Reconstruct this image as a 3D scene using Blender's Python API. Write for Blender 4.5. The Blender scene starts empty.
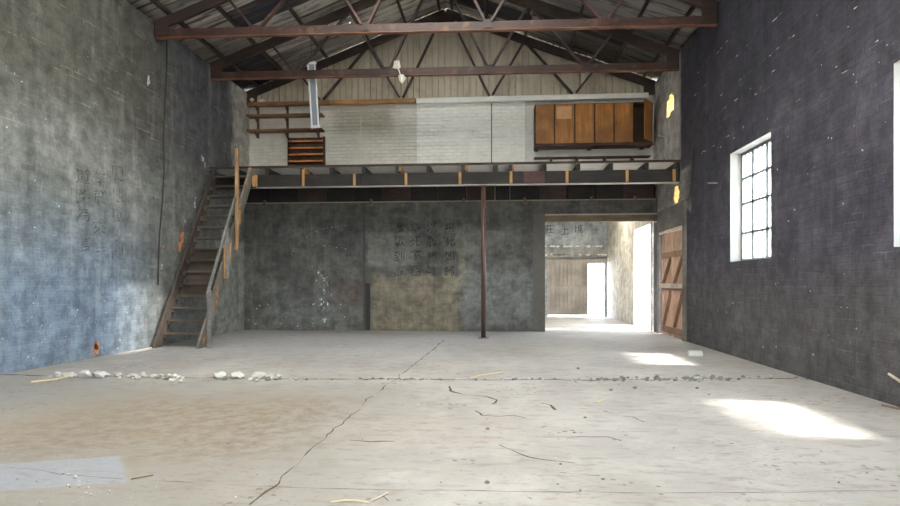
import bpy, bmesh, math, random
from mathutils import Vector, Matrix, noise as mnoise
random.seed(7)
S = bpy.context.scene
C = S.collection
PI = math.pi
# ------------------------------------------------------------------ camera
CAMH, YAW, F, HZ = 1.16, math.radians(4.48), 600.0, 283.0
cam_d = bpy.data.cameras.new('camera'); cam = bpy.data.objects.new('camera', cam_d); C.objects.link(cam)
cam.location = (0, 0, CAMH); cam.rotation_euler = (PI/2, 0, YAW)
cam_d.sensor_width = 36; cam_d.lens = 24; cam_d.shift_y = (HZ-253)/900.0
cam_d.clip_end = 500
S.camera = cam
cs, sn = math.cos(YAW), math.sin(YAW)
def ray(u, v):
    a, b = (u-450)/F, (HZ-v)/F
    return Vector((-sn + a*cs, cs + a*sn, b))
def on_floor(u, v, z=0.0):
    r = ray(u, v); t = (z-CAMH)/r.z
    return Vector((r.x*t, r.y*t, z))
def on_x(u, v, x):
    r = ray(u, v); t = x/r.x
    return Vector((x, r.y*t, CAMH + r.z*t))
def on_y(u, v, y):
    r = ray(u, v); t = y/r.y
    return Vector((r.x*t, y, CAMH + r.z*t))
# ------------------------------------------------------------------ room numbers
XL, XR = -6.25, 3.75
YF, YB, YU = -3.5, 14.43, 14.75
RX, RZ, EZ = -1.25, 7.86, 5.96
SL = (RZ-EZ)/5.0
TW = 0.32
ZLEDGE = 3.15
DECK0, DECK1 = 3.64, 3.68
YLOFT = 12.7
def roof_z(x): return RZ - SL*abs(x-RX)
# ------------------------------------------------------------------ node helper
class NT:
    def __init__(s, name):
        s.m = bpy.data.materials.new(name); s.m.use_nodes = True
        s.t = s.m.node_tree; s.n = s.t.nodes; s.l = s.t.links
        s.n.clear()
        s.out = s.n.new('ShaderNodeOutputMaterial')
        tc = s.n.new('ShaderNodeTexCoord'); s.co = tc.outputs['Object']
        sp = s.n.new('ShaderNodeSeparateXYZ'); s.l.new(s.co, sp.inputs[0])
        s.x, s.y, s.z = sp.outputs
    def put(s, sock, v):
        if isinstance(v, bpy.types.NodeSocket): s.l.new(v, sock)
        elif isinstance(v, (tuple, list)) and sock.type == 'RGBA': sock.default_value = tuple(v)[:3] + (1,)
        else: sock.default_value = v
    def math(s, op, a, b=0.0, c=None, clamp=False):
        n = s.n.new('ShaderNodeMath'); n.operation = op; n.use_clamp = clamp
        s.put(n.inputs[0], a); s.put(n.inputs[1], b)
        if c is not None: s.put(n.inputs[2], c)
        return n.outputs[0]
    def vec(s, x, y, z=0.0):
        n = s.n.new('ShaderNodeCombineXYZ'); s.put(n.inputs[0], x); s.put(n.inputs[1], y); s.put(n.inputs[2], z)
        return n.outputs[0]
    def scale(s, v, k):
        n = s.n.new('ShaderNodeVectorMath'); n.operation = 'MULTIPLY'
        s.l.new(v, n.inputs[0]); n.inputs[1].default_value = k
        return n.outputs[0]
    def noise(s, scale, detail=4, rough=0.55, v=None, dist=0.0):
        n = s.n.new('ShaderNodeTexNoise'); s.l.new(v or s.co, n.inputs['Vector'])
        n.inputs['Scale'].default_value = scale; n.inputs['Detail'].default_value = detail
        n.inputs['Roughness'].default_value = rough; n.inputs['Distortion'].default_value = dist
        return n.outputs['Fac']
    def voro(s, scale, v=None):
        n = s.n.new('ShaderNodeTexVoronoi'); s.l.new(v or s.co, n.inputs['Vector'])
        n.inputs['Scale'].default_value = scale
        return n.outputs['Distance'], n.outputs['Color']
    def white(s, v):
        n = s.n.new('ShaderNodeTexWhiteNoise'); n.noise_dimensions = '3D'; s.l.new(v, n.inputs['Vector'])
        return n.outputs['Value']
    def step(s, a, lo, hi):
        n = s.n.new('ShaderNodeMapRange'); n.interpolation_type = 'SMOOTHSTEP'
        s.put(n.inputs[0], a); n.inputs[1].default_value = lo; n.inputs[2].default_value = hi
        n.inputs[3].default_value = 0; n.inputs[4].default_value = 1
        return n.outputs[0]
    def mix(s, f, a, b, mode='MIX'):
        n = s.n.new('ShaderNodeMix'); n.data_type = 'RGBA'; n.blend_type = mode
        s.put(n.inputs[0], f); s.put(n.inputs[6], a); s.put(n.inputs[7], b)
        return n.outputs[2]
    def brick(s, v, w=.24, h=.086, mortar=.009):
        n = s.n.new('ShaderNodeTexBrick'); s.l.new(v, n.inputs['Vector'])
        n.inputs['Scale'].default_value = 1; n.inputs['Brick Width'].default_value = w
        n.inputs['Row Height'].default_value = h; n.inputs['Mortar Size'].default_value = mortar
        n.inputs['Mortar Smooth'].default_value = .5
        n.inputs['Color1'].default_value = (.25, .25, .25, 1); n.inputs['Color2'].default_value = (.75, .75, .75, 1)
        n.inputs['Mortar'].default_value = (.5, .5, .5, 1)
        return n.outputs['Fac'], n.outputs['Color']
    def bump(s, h, strength=.4, dist=.01, normal=None):
        n = s.n.new('ShaderNodeBump'); s.put(n.inputs['Height'], h)
        n.inputs['Strength'].default_value = strength; n.inputs['Distance'].default_value = dist
        if normal: s.l.new(normal, n.inputs['Normal'])
        return n.outputs[0]
    def box(s, h, z, h0, h1, z0, z1, soft):
        a = s.math('MULTIPLY', s.step(h, h0-soft, h0+soft), s.math('SUBTRACT', 1.0, s.step(h, h1-soft, h1+soft)))
        b = s.math('MULTIPLY', s.step(z, z0-soft, z0+soft), s.math('SUBTRACT', 1.0, s.step(z, z1-soft, z1+soft)))
        return s.math('MULTIPLY', a, b)
    def bsdf(s, col, rough=.8, metal=0.0, normal=None, spec=None):
        n = s.n.new('ShaderNodeBsdfPrincipled')
        s.put(n.inputs['Base Color'], col); s.put(n.inputs['Roughness'], rough); s.put(n.inputs['Metallic'], metal)
        if spec is not None: n.inputs['Specular IOR Level'].default_value = spec
        if normal: s.l.new(normal, n.inputs['Normal'])
        return n.outputs[0]
    def done(s, sh):
        s.l.new(sh, s.out.inputs['Surface']); return s.m
    def mixsh(s, f, a, b):
        n = s.n.new('ShaderNodeMixShader'); s.put(n.inputs[0], f); s.l.new(a, n.inputs[1]); s.l.new(b, n.inputs[2])
        return n.outputs[0]
    def clear(s):
        return s.n.new('ShaderNodeBsdfTransparent').outputs[0]

def plain(name, col, rough=.7, metal=0.0, var=.25, sc=9):
    t = NT(name)
    f = t.noise(sc, 4)
    c = t.mix(f, tuple(v*(1-var) for v in col), tuple(min(1, v*(1+var)) for v in col))
    return t.done(t.bsdf(c, rough, metal, t.bump(t.noise(sc*5, 3), .15, .004)))
def wood(name, a, b, axis='x', rough=.75, worn=None):
    t = NT(name)
    k = {'x': (1.2, 14, 14), 'y': (14, 1.2, 14), 'z': (14, 14, 1.2)}[axis]
    v = t.scale(t.co, k)
    g = t.noise(1.6, 5, .6, v, .4)
    c = t.mix(t.step(g, .3, .7), a, b)
    c = t.mix(t.step(t.noise(1.7, 3), .35, .7), c, tuple(x*.72 for x in a))
    if worn:
        c = t.mix(t.math('MULTIPLY', t.step(t.noise(4.5, 4, .6), .56, .66), .8), c, worn)
    return t.done(t.bsdf(c, rough, 0, t.bump(g, .3, .004)))
def wall_paint(name, axis, dark, light, zones=(), bricky=.5, course=.0, speck=(.5, .5, .5), dens=.5, streak=.4, base_sc=.8, rough=.75, grime=.9):
    """painted brickwork; h runs along the wall, zones = areas mixed towards a colour of their own"""
    t = NT(name)
    h = t.x if axis == 'x' else t.y
    hv = t.vec(h, t.z, 0.0)
    wob = t.math('MULTIPLY', t.math('SUBTRACT', t.noise(2.2, 5, .6), .5), .5)
    hd = t.math('ADD', h, wob)
    zd = t.math('ADD', t.z, t.math('MULTIPLY', t.math('SUBTRACT', t.noise(1.7, 5, .6, t.scale(t.co, (1.3, 1.3, 1.1))), .5), .4))
    big = t.noise(base_sc, 6, .62)
    c = t.mix(t.step(big, .32, .68), dark, light)
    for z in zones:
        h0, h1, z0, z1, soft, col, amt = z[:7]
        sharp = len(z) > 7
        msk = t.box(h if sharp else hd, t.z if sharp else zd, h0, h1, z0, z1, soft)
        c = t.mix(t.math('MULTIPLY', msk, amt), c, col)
    # vertical water streaks
    sv = t.noise(1.0, 5, .6, t.vec(t.math('MULTIPLY', h, 3.2), t.math('MULTIPLY', t.z, .22), 0.0))
    c = t.mix(t.math('MULTIPLY', t.step(sv, .5, .75), streak), c, t.mix(.5, c, tuple(min(1, v*1.9) for v in light)))
    sv2 = t.noise(1.0, 5, .6, t.vec(t.math('MULTIPLY', h, 2.6), t.math('MULTIPLY', t.z, .18), 7.0))
    c = t.mix(t.math('MULTIPLY', t.step(sv2, .52, .72), streak), c, t.mix(.55, c, tuple(v*.4 for v in dark)))
    bf, bc = t.brick(hv)
    # brick to brick tone, only where the paint is thin
    c = t.mix(t.math('MULTIPLY', t.step(t.noise(1.1, 4), .4, .7), .35), c, t.mix(1.0, c, bc, 'OVERLAY'))
    # worn courses: pale mortar lines showing here and there
    lc = t.noise(1.0, 5, .7, t.vec(t.math('MULTIPLY', h, 1.4), t.math('MULTIPLY', t.z, 5.0), 3.0))
    c = t.mix(t.math('MULTIPLY', t.math('MULTIPLY', bf, t.step(lc, .52, .68)), course), c, speck)
    # grime: blotches, brush marks and soiled courses
    g = t.math('ADD', t.math('MULTIPLY', t.noise(4.2, 8, .74), .70), t.math('MULTIPLY', t.noise(1.0, 5, .65, t.vec(t.math('MULTIPLY', h, 2.6), t.math('MULTIPLY', t.z, 12.0), 11.0), 1.2), .14))
    g = t.math('ADD', g, t.math('MULTIPLY', t.noise(1.0, 5, .65, t.vec(t.math('MULTIPLY', h, 9.0), t.math('MULTIPLY', t.z, 1.1), 21.0), .8), .16))
    k = t.math('ADD', .45, t.math('MULTIPLY', t.step(g, .34, .68), .95*grime + (1-grime)*.55))
    c = t.mix(grime, c, t.mix(1.0, c, t.vec(k, k, k), 'MULTIPLY'))
    # chips of missing paint
    d, _ = t.voro(3.1, t.vec(h, t.z, 0.0))
    th = t.math('MULTIPLY', t.step(t.noise(1.3, 3), .4, .8), .05*dens)
    c = t.mix(t.math('MULTIPLY', t.math('LESS_THAN', t.math('ADD', d, t.math('MULTIPLY', t.noise(40, 2), .03)), t.math('ADD', th, .012)), .75), c, speck)
    c = t.mix(t.math('MULTIPLY', t.step(t.noise(26, 4, .7), .66, .75), .35*dens), c, speck)
    hgt = t.math('ADD', t.math('MULTIPLY', bf, -1.0), t.math('MULTIPLY', t.noise(22, 5, .65), .7))
    return t.done(t.bsdf(c, rough, 0, t.bump(hgt, bricky, .012), .35))
# ------------------------------------------------------------------ mesh helpers
def link(o, parent=None):
    C.objects.link(o)
    if parent: o.parent = parent
    return o
def build(name, bm, mats, parent=None, origin=None, smooth=False):
    """bm in world coordinates; ONE mesh object"""
    if not isinstance(mats, (list, tuple)): mats = [mats]
    org = Vector(origin) if origin is not None else Vector((0, 0, 0))
    base = parent.matrix_world.translation if parent else Vector((0, 0, 0))
    if parent:
        base = Vector(parent['_w'])
        if origin is None: org = base
    bmesh.ops.translate(bm, verts=bm.verts, vec=-org)
    bmesh.ops.recalc_face_normals(bm, faces=bm.faces)
    me = bpy.data.meshes.new(name); bm.to_mesh(me); bm.free()
    for m in mats: me.materials.append(m)
    if smooth:
        for p in me.polygons: p.use_smooth = True
    o = bpy.data.objects.new(name, me); link(o, parent)
    o.location = org - base
    o['_w'] = tuple(org)
    return o
def tag(o, label, cat, group=None, kind=None):
    o['label'] = label; o['category'] = cat
    if group: o['group'] = group
    if kind: o['kind'] = kind
    return o
def thing(name, label, cat, loc, group=None):
    o = bpy.data.objects.new(name, None); C.objects.link(o)
    o.location = loc; o.empty_display_size = .1; o['_w'] = tuple(loc)
    return tag(o, label, cat, group)
def struct(name, bm, mats, parent=None):
    o = build(name, bm, mats, parent)
    if not parent: o['kind'] = 'structure'
    return o
def B(): return bmesh.new()
def abox(bm, x0, x1, y0, y1, z0, z1, bev=0.0, mi=0):
    vs = [bm.verts.new(p) for p in ((x0,y0,z0),(x1,y0,z0),(x1,y1,z0),(x0,y1,z0),(x0,y0,z1),(x1,y0,z1),(x1,y1,z1),(x0,y1,z1))]
    fs = [bm.faces.new([vs[i] for i in f]) for f in ((3,2,1,0),(4,5,6,7),(0,1,5,4),(1,2,6,5),(2,3,7,6),(3,0,4,7))]
    for f in fs: f.material_index = mi
    if bev:
        es = list({e for f in fs for e in f.edges})
        bmesh.ops.bevel(bm, geom=es, offset=bev, segments=1, affect='EDGES', profile=.5)
    return bm
def bar(bm, p, q, w, h, up=(0, 0, 1), bev=0.0, mi=0):
    """box beam from p to q, h along up, w sideways"""
    p, q = Vector(p), Vector(q); d = (q-p).normalized(); up = Vector(up)
    s = d.cross(up).normalized(); u = s.cross(d).normalized()
    vs = []
    for e in (p, q):
        for a, b in ((-1,-1),(1,-1),(1,1),(-1,1)):
            vs.append(bm.verts.new(e + s*(a*w/2) + u*(b*h/2)))
    fs = [bm.faces.new([vs[i] for i in f]) for f in ((3,2,1,0),(4,5,6,7),(0,1,5,4),(1,2,6,5),(2,3,7,6),(3,0,4,7))]
    for f in fs: f.material_index = mi
    if bev:
        es = list({e for f in fs for e in f.edges})
        bmesh.ops.bevel(bm, geom=es, offset=bev, segments=1, affect='EDGES', profile=.5)
    return bm
def tube(bm, pts, r, seg=8, caps=True):
    pts = [Vector(p) for p in pts]; rings = []
    for i, p in enumerate(pts):
        d = (pts[min(i+1, len(pts)-1)] - pts[max(i-1, 0)]).normalized()
        a = d.cross(Vector((0, 0, 1)) if abs(d.z) < .9 else Vector((1, 0, 0))).normalized(); b = d.cross(a)
        rr = r[i] if isinstance(r, (list, tuple)) else r
        rings.append([bm.verts.new(p + (a*math.cos(2*PI*k/seg) + b*math.sin(2*PI*k/seg))*rr) for k in range(seg)])
    for i in range(len(rings)-1):
        for k in range(seg):
            bm.faces.new((rings[i][k], rings[i][(k+1) % seg], rings[i+1][(k+1) % seg], rings[i+1][k]))
    if caps:
        bm.faces.new(rings[0]); bm.faces.new(rings[-1][::-1])
    return bm
def gridwall(axis, t0, t1, h0, h1, z0, ztop, holes=(), rag=()):
    """wall slab with real openings. axis 'x': thickness along x, h = y. holes=(h0,h1,z0,z1,material slot for the reveal)"""
    hs = sorted({h0, h1, *[v for o in holes for v in o[:2] if h0 < v < h1]})
    zs = sorted({z0, ztop, *[v for o in holes for v in o[2:4] if z0 < v < ztop]})
    nh, nz = len(hs)-1, len(zs)-1
    def hole(i, k):
        if i < 0 or k < 0 or i >= nh or k >= nz: return -1
        hc, zc = (hs[i]+hs[i+1])/2, (zs[k]+zs[k+1])/2
        for o in holes:
            if o[0] < hc < o[1] and o[2] < zc < o[3]: return o[4]
        return None
    bm = B(); cache = {}
    def V(t, h, z):
        key = (t, h, z)
        if key not in cache: cache[key] = bm.verts.new((t, h, z) if axis == 'x' else (h, t, z))
        return cache[key]
    for i in range(nh):
        for k in range(nz):
            if hole(i, k) is not None: continue
            a, b, c, d = hs[i], hs[i+1], zs[k], zs[k+1]
            for t in (t0, t1): bm.faces.new((V(t,a,c), V(t,b,c), V(t,b,d), V(t,a,d)))
            for (di, dk, q) in ((-1,0,((a,c),(a,d))), (1,0,((b,c),(b,d))), (0,-1,((a,c),(b,c))), (0,1,((a,d),(b,d)))):
                r = hole(i+di, k+dk)
                if r is not None:
                    f = bm.faces.new((V(t0,*q[0]), V(t1,*q[0]), V(t1,*q[1]), V(t0,*q[1])))
                    f.material_index = max(r, 0)
    return bm
# ------------------------------------------------------------------ materials
M = {}
# hall left wall: grey distemper, white loft end
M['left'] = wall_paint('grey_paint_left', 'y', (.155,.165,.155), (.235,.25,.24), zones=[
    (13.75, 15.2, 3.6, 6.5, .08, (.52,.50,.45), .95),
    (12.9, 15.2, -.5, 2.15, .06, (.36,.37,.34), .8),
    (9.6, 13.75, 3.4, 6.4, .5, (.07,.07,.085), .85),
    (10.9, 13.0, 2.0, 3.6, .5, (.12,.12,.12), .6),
    (4.0, 10.0, -.6, 1.9, 1.1, (.19,.265,.375), .85),  # cool window light painted into the lower wall as a blue tint
    (3.0, 11.0, 3.6, 6.6, .8, (.088,.086,.072), .85)],  # wall mixed darker towards the roof
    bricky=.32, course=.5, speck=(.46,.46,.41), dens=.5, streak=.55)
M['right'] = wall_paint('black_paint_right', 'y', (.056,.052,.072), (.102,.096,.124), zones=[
    (12.62, 15.2, 3.45, 6.5, .06, (.62,.60,.56), .95, 1),
    (12.0, 14.6, 2.6, 3.45, .06, (.50,.48,.44), .85),
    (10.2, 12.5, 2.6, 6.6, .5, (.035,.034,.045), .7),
    (3.0, 10.2, 3.6, 6.6, .6, (.040,.039,.054), .8),  # upper wall mixed darker
    (3.0, 12.5, -.2, 1.15, .45, (.13,.125,.12), .6)],
    bricky=.9, course=.32, speck=(.34,.34,.36), dens=.55, streak=.35)
M['back'] = wall_paint('dark_paint_back', 'x', (.085,.088,.086), (.165,.168,.158), zones=[
    (-3.05, -.9, -.1, 1.35, .12, (.23,.205,.155), .9),
    (-1.3, -.75, 1.0, 2.05, .05, (.27,.25,.19), .8),
    (-3.1, -1.9, 1.6, 2.35, .08, (.21,.215,.20), .75),
    (-2.0, -.95, 1.35, 2.4, .06, (.105,.105,.10), .9),
    (-.95, .2, 1.9, 2.4, .08, (.20,.20,.185), .7),
    (-.8, .9, .25, 1.5, .25, (.24,.26,.265), .6),
    (-5.6, -3.6, .2, 1.0, .3, (.17,.18,.185), .6),
    (-4.0, -3.2, .6, 1.3, .12, (.11,.08,.07), .6),
    (-6.3, 4.0, 2.55, 3.2, .1, (.10,.098,.088), .6)],
    bricky=.22, course=.06, speck=(.5,.5,.47), dens=.35, streak=.45)
M['upper'] = wall_paint('white_distemper_upper', 'x', (.66,.645,.59), (.76,.74,.69), zones=[
    (-1.98, .68, 3.5, 7, .012, (.92,.92,.885), .95, 1),
    (-4.05, -2.6, 4.9, 5.6, .2, (.34,.30,.22), .7),
    (.72, 1.2, 4.0, 5.5, .02, (.74,.74,.70), .8, 1)],  # cupboard's shadow painted on the wall as a greyer strip
    bricky=1.0, course=.6, speck=(.46,.43,.37), dens=.2, streak=.2, grime=.2)
M['far'] = wall_paint('grey_paint_annex', 'x', (.30,.335,.37), (.42,.455,.49), zones=[
    (-7, 4, 2.05, 2.42, .05, (.28,.28,.275), .8)], bricky=.3, course=.1, speck=(.8,.8,.76), dens=.5, streak=.4)
M['annex_side'] = wall_paint('bare_brick_annex', 'y', (.42,.40,.36), (.56,.54,.50), bricky=.7, course=.3, speck=(.6,.58,.52), dens=.4)
M['annex_brick_x'] = wall_paint('bare_brick_annex_cross', 'x', (.42,.40,.36), (.56,.54,.50), bricky=.7, course=.3, speck=(.6,.58,.52), dens=.4)
M['front'] = wall_paint('grey_paint_front', 'x', (.20,.22,.22), (.30,.31,.31), bricky=.4)
M['reveal'] = plain('white_reveal_plaster', (.30,.30,.29), .85, 0, .12, 5)
M['hole'] = plain('yellow_lit_broken_brick', (.55,.40,.17), .9, 0, .3, 14)  # broken brick reveals, yellow light from outside painted into their colour
M['timber_dark'] = wood('dark_timber_x', (.014,.012,.011), (.031,.026,.022), 'x')
M['timber_dark_y'] = wood('dark_timber_y', (.028,.024,.022), (.055,.046,.038), 'y')
M['timber_brown'] = wood('brown_timber_x', (.040,.024,.020), (.07,.043,.033), 'x')
M['truss'] = wood('rust_brown_truss', (.046,.023,.019), (.086,.041,.033), 'x', .55, worn=(.12,.06,.042))
M['truss_edge'] = wood('floor_lit_truss_edge', (.17,.075,.045), (.30,.14,.085), 'x')  # orange bounce light from the floor painted into the chord flange
M['truss_dark'] = wood('dark_brown_truss', (.032,.020,.017), (.062,.036,.029), 'x', .6)  # darker brown for rafters, plates and the rear trusses
M['purlin'] = wood('dark_purlin', (.035,.030,.028), (.075,.055,.045), 'y')
M['fresh'] = wood('fresh_orange_timber', (.42,.22,.08), (.62,.36,.15), 'z')
M['fresh_x'] = wood('orange_plate_timber', (.36,.19,.075), (.52,.30,.12), 'x')
M['shelf'] = wood('shelf_timber', (.24,.125,.06), (.42,.235,.115), 'x')
M['rack'] = wood('red_orange_slat', (.55,.19,.06), (.78,.31,.11), 'x')
M['stair'] = wood('stair_timber', (.070,.053,.042), (.125,.095,.072), 'x')
M['stringer'] = wood('stringer_timber', (.14,.125,.105), (.24,.21,.175), 'z', worn=(.42,.23,.10))
M['rail'] = wood('grey_rail_timber', (.16,.16,.155), (.26,.25,.235), 'y')
M['post_tan'] = wood('tan_post_timber', (.30,.18,.095), (.45,.29,.16), 'z')
M['cab'] = wood('orange_brown_door_boards', (.33,.13,.030), (.50,.225,.055), 'z', .5)
M['cab_dark'] = wood('dark_cabinet_timber', (.06,.035,.02), (.11,.06,.035), 'x')
M['cab_pale'] = plain('pale_worn_patch', (.62,.36,.18), .7, 0, .2, 6)
M['barn'] = wood('salmon_door_boards', (.66,.44,.31), (.82,.58,.44), 'z')
M['barn_dark'] = wood('brown_door_brace', (.30,.17,.11), (.42,.25,.165), 'z')
M['bar_pale'] = wood('pale_door_bar', (.62,.52,.42), (.74,.66,.55), 'y')
M['frame_grey'] = wood('grey_door_frame', (.16,.145,.13), (.25,.23,.21), 'y')
M['leaf'] = wood('taupe_sliding_door', (.33,.30,.28), (.41,.375,.35), 'z')
M['lintel'] = wood('brown_lintel', (.16,.12,.075), (.24,.18,.115), 'x')
M['pipe'] = plain('red_oxide_steel', (.125,.070,.062), .35, .3, .35, 6)
M['flange'] = plain('bare_steel_flange', (.42,.40,.37), .45, .2, .2, 10)
M['white_paint'] = plain('chalky_white_paint', (.72,.72,.69), .8, 0, .12, 6)
M['tube'] = plain('white_enamel_fitting', (.80,.82,.84), .35, 0, .08, 6)
M['tube_in'] = plain('grey_fitting_channel', (.28,.31,.34), .4, .2, .15, 6)
M['cable'] = plain('black_cable', (.03,.025,.025), .6)
M['scrap'] = plain('white_plastic_scrap', (.82,.78,.70), .5)
M['steel_bar'] = plain('grey_window_steel', (.22,.24,.25), .6, .2)
M['stone'] = plain('pale_rubble', (.50,.49,.47), .9, 0, .3, 20)
M['stone_dark'] = plain('grey_rubble', (.20,.195,.18), .9, 0, .4, 20)
M['litter'] = plain('brown_litter', (.22,.15,.09), .9, 0, .4, 30)
M['straw'] = plain('straw', (.62,.52,.33), .8, 0, .2, 20)
M['twig'] = plain('dark_twig', (.20,.15,.11), .8, 0, .3, 20)
M['crack'] = plain('dirt_filled_crack', (.15,.125,.10), .95, 0, .5, 12)
M['crack_dark'] = plain('dark_crack', (.07,.055,.042), .95, 0, .5, 12)
M['earth'] = plain('sunlit_yard_earth', (.62,.57,.48), .95, 0, .15, 1)
# cabinet etc
def mat_ink(name, col, lo, hi, amt=.9):
    t = NT(name)
    f = t.math('MULTIPLY', t.step(t.noise(9, 5, .65), lo, hi), amt)
    return t.done(t.mixsh(f, t.clear(), t.bsdf(col, .8)))
M['ink'] = mat_ink('worn_black_lettering', (.030,.032,.038), .34, .58, .8)
M['ink_left'] = mat_ink('faded_brown_lettering', (.085,.075,.065), .37, .60, .55)
M['ink_blue'] = mat_ink('blue_black_lettering', (.04,.05,.08), .22, .5, .9)
M['chalk'] = mat_ink('white_paint_splash', (.70,.72,.72), .40, .56, .9)
M['scar'] = mat_ink('orange_bare_brick', (.66,.27,.12), .30, .5, .9)
# glass: thin, dusty
t = NT('dusty_glass')
gl = t.n.new('ShaderNodeBsdfGlossy'); gl.inputs['Roughness'].default_value = .08
tr = t.n.new('ShaderNodeBsdfTranslucent'); tr.inputs['Color'].default_value = (.9,.93,.95,1)
s1 = t.mixsh(t.math('ADD', .18, t.math('MULTIPLY', t.step(t.noise(3, 4), .4, .7), .25)), t.clear(), tr.outputs[0])
M['glass'] = t.done(t.mixsh(.05, s1, gl.outputs[0]))
t = NT('milky_fibreglass')
tr = t.n.new('ShaderNodeBsdfTranslucent'); tr.inputs['Color'].default_value = (.76,.70,.60,1)
M['fibre'] = t.done(tr.outputs[0])
# floor
t = NT('worn_concrete')
c = t.mix(t.step(t.noise(.55, 6, .6), .3, .7), (.29,.278,.267), (.39,.375,.363))
c = t.mix(t.math('MULTIPLY', t.step(t.noise(2.3, 6, .65), .45, .75), .45), c, (.47,.46,.445))
# grain drawn across the hall (trowel and water marks)
gv = t.noise(1.0, 6, .65, t.scale(t.co, (1.1, 4.2, 1)))
c = t.mix(t.math('MULTIPLY', t.step(gv, .5, .72), .42), c, (.36,.315,.27))
wob = t.math('MULTIPLY', t.math('SUBTRACT', t.noise(1.4, 6, .65), .5), 1.6)
hx, hy = t.math('ADD', t.x, wob), t.math('ADD', t.y, t.math('MULTIPLY', wob, .8))
def stain_or_shade(c, x0, x1, y0, y1, soft, col, amt, crumb=False):
    m = t.box(hx, hy, x0, x1, y0, y1, soft)
    if crumb: m = t.math('MULTIPLY', m, t.step(t.noise(7, 6, .7), .38, .66))
    return t.mix(t.math('MULTIPLY', m, amt), c, col)
c = stain_or_shade(c, -7.5, -1.0, 1.5, 6.8, 1.0, (.215,.198,.178), .75)  # near left part of the slab mixed darker
c = stain_or_shade(c, -3.7, -1.45, 3.9, 5.7, .5, (.125,.085,.052), .95, True)
c = stain_or_shade(c, -4.4, -1.7, 3.9, 5.9, .6, (.26,.215,.165), .5)
c = stain_or_shade(c, -6.6, -4.2, 4.6, 7.2, .6, (.27,.27,.27), .5)
c = stain_or_shade(c, -7, 4, 11.6, 13.9, .7, (.40,.41,.44), .5)  # shaded band under the loft painted into the floor colour
c = stain_or_shade(c, -1.1, .3, 4.2, 5.2, .35, (.34,.28,.23), .5, True)
c = stain_or_shade(c, -7, -.5, 9.5, 13, .9, (.44,.445,.46), .5)
# repair patch of blue-grey screed in the near left corner
pm = t.box(t.math('ADD', t.math('ADD', t.x, t.math('MULTIPLY', t.y, .75)), t.math('MULTIPLY', wob, .04)), t.math('ADD', t.math('SUBTRACT', t.y, t.math('MULTIPLY', t.x, .33)), t.math('MULTIPLY', wob, .05)), -9.0, .357, 4.05, 4.66, .02)
c = t.mix(t.math('MULTIPLY', pm, .9), c, t.mix(t.noise(14, 5, .7), (.20,.215,.25), (.31,.325,.365)))
# grit
d, vc = t.voro(11)
c = t.mix(t.math('MULTIPLY', t.math('LESS_THAN', t.math('ADD', d, t.math('MULTIPLY', t.noise(50, 2), .2)), t.math('MULTIPLY', t.step(t.noise(1.2, 4), .42, .66), .36)), .75), c, (.15,.125,.10))
d2, vc = t.voro(7, t.scale(t.co, (1, 1.3, 1)))
c = t.mix(t.math('MULTIPLY', t.math('LESS_THAN', t.math('ADD', d2, t.math('MULTIPLY', t.noise(60, 2), .15)), t.math('MULTIPLY', t.step(t.noise(.9, 4, .5, t.scale(t.co, (1.1, .9, 3))), .45, .75), .17)), .7), c, (.80,.79,.77))
gf = t.noise(1.0, 6, .7, t.scale(t.co, (4.2, 11, 1)))
c = t.mix(t.math('MULTIPLY', t.step(gf, .50, .68), .55), c, (.19,.16,.13))
gp = t.noise(1.0, 5, .7, t.scale(t.co, (14, 30, 1)))
c = t.mix(t.math('MULTIPLY', t.math('MULTIPLY', t.step(gp, .56, .64), t.step(t.noise(.8, 4), .4, .65)), .7), c, (.17,.135,.105))
hb = t.math('ADD', t.noise(6, 7, .7), t.math('MULTIPLY', t.noise(45, 4, .7), .35))
M['floor'] = t.done(t.bsdf(c, t.math('ADD', .62, t.math('MULTIPLY', t.noise(3, 4), .25)), 0, t.bump(hb, .5, .02), .4))
# corrugated roof
t = NT('corrugated_iron')
yi = t.math('FLOOR', t.math('DIVIDE', t.y, .76)); xi = t.math('FLOOR', t.math('DIVIDE', t.math('ADD', t.x, 1.25), 2.05))
w = t.white(t.vec(yi, xi, 1.0)); w2 = t.white(t.vec(yi, xi, 5.0))
c = t.mix(w, (.30,.285,.26), (.58,.555,.51))
c = t.mix(t.math('GREATER_THAN', w2, .84), c, (.045,.05,.062))
c = t.mix(t.step(t.noise(1.5, 5, .65, t.scale(t.co, (.5, 9, 1))), .46, .66), c, (.12,.09,.07))
c = t.mix(t.math('MULTIPLY', t.step(t.noise(5, 5, .65), .55, .7), .4), c, (.10,.065,.045))
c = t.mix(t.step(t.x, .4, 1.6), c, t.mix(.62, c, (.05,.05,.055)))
sh = t.bsdf(c, .30, .85, t.bump(t.noise(8, 4), .15, .01))
dd, _ = t.voro(1.5, t.vec(t.x, t.y, 0.0))
hole = t.math('LESS_THAN', dd, t.math('MULTIPLY', t.math('GREATER_THAN', t.white(t.vec(yi, xi, 9.0)), .35), .021))
slit = t.box(t.x, t.y, -1.95, -1.75, 8.9, 10.6, .004)
M['roof'] = t.done(t.mixsh(t.math('MAXIMUM', hole, slit), sh, t.clear()))
t = NT('beige_gable_sheet')
c = t.mix(t.noise(1.4, 5, .6, t.scale(t.co, (3, 3, .6))), (.40,.35,.27), (.66,.60,.48))
c = t.mix(t.math('MULTIPLY', t.step(t.noise(2.4, 5, .65), .5, .72), .5), c, (.25,.19,.13))
M['gable'] = t.done(t.bsdf(c, .6, .15))

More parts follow.
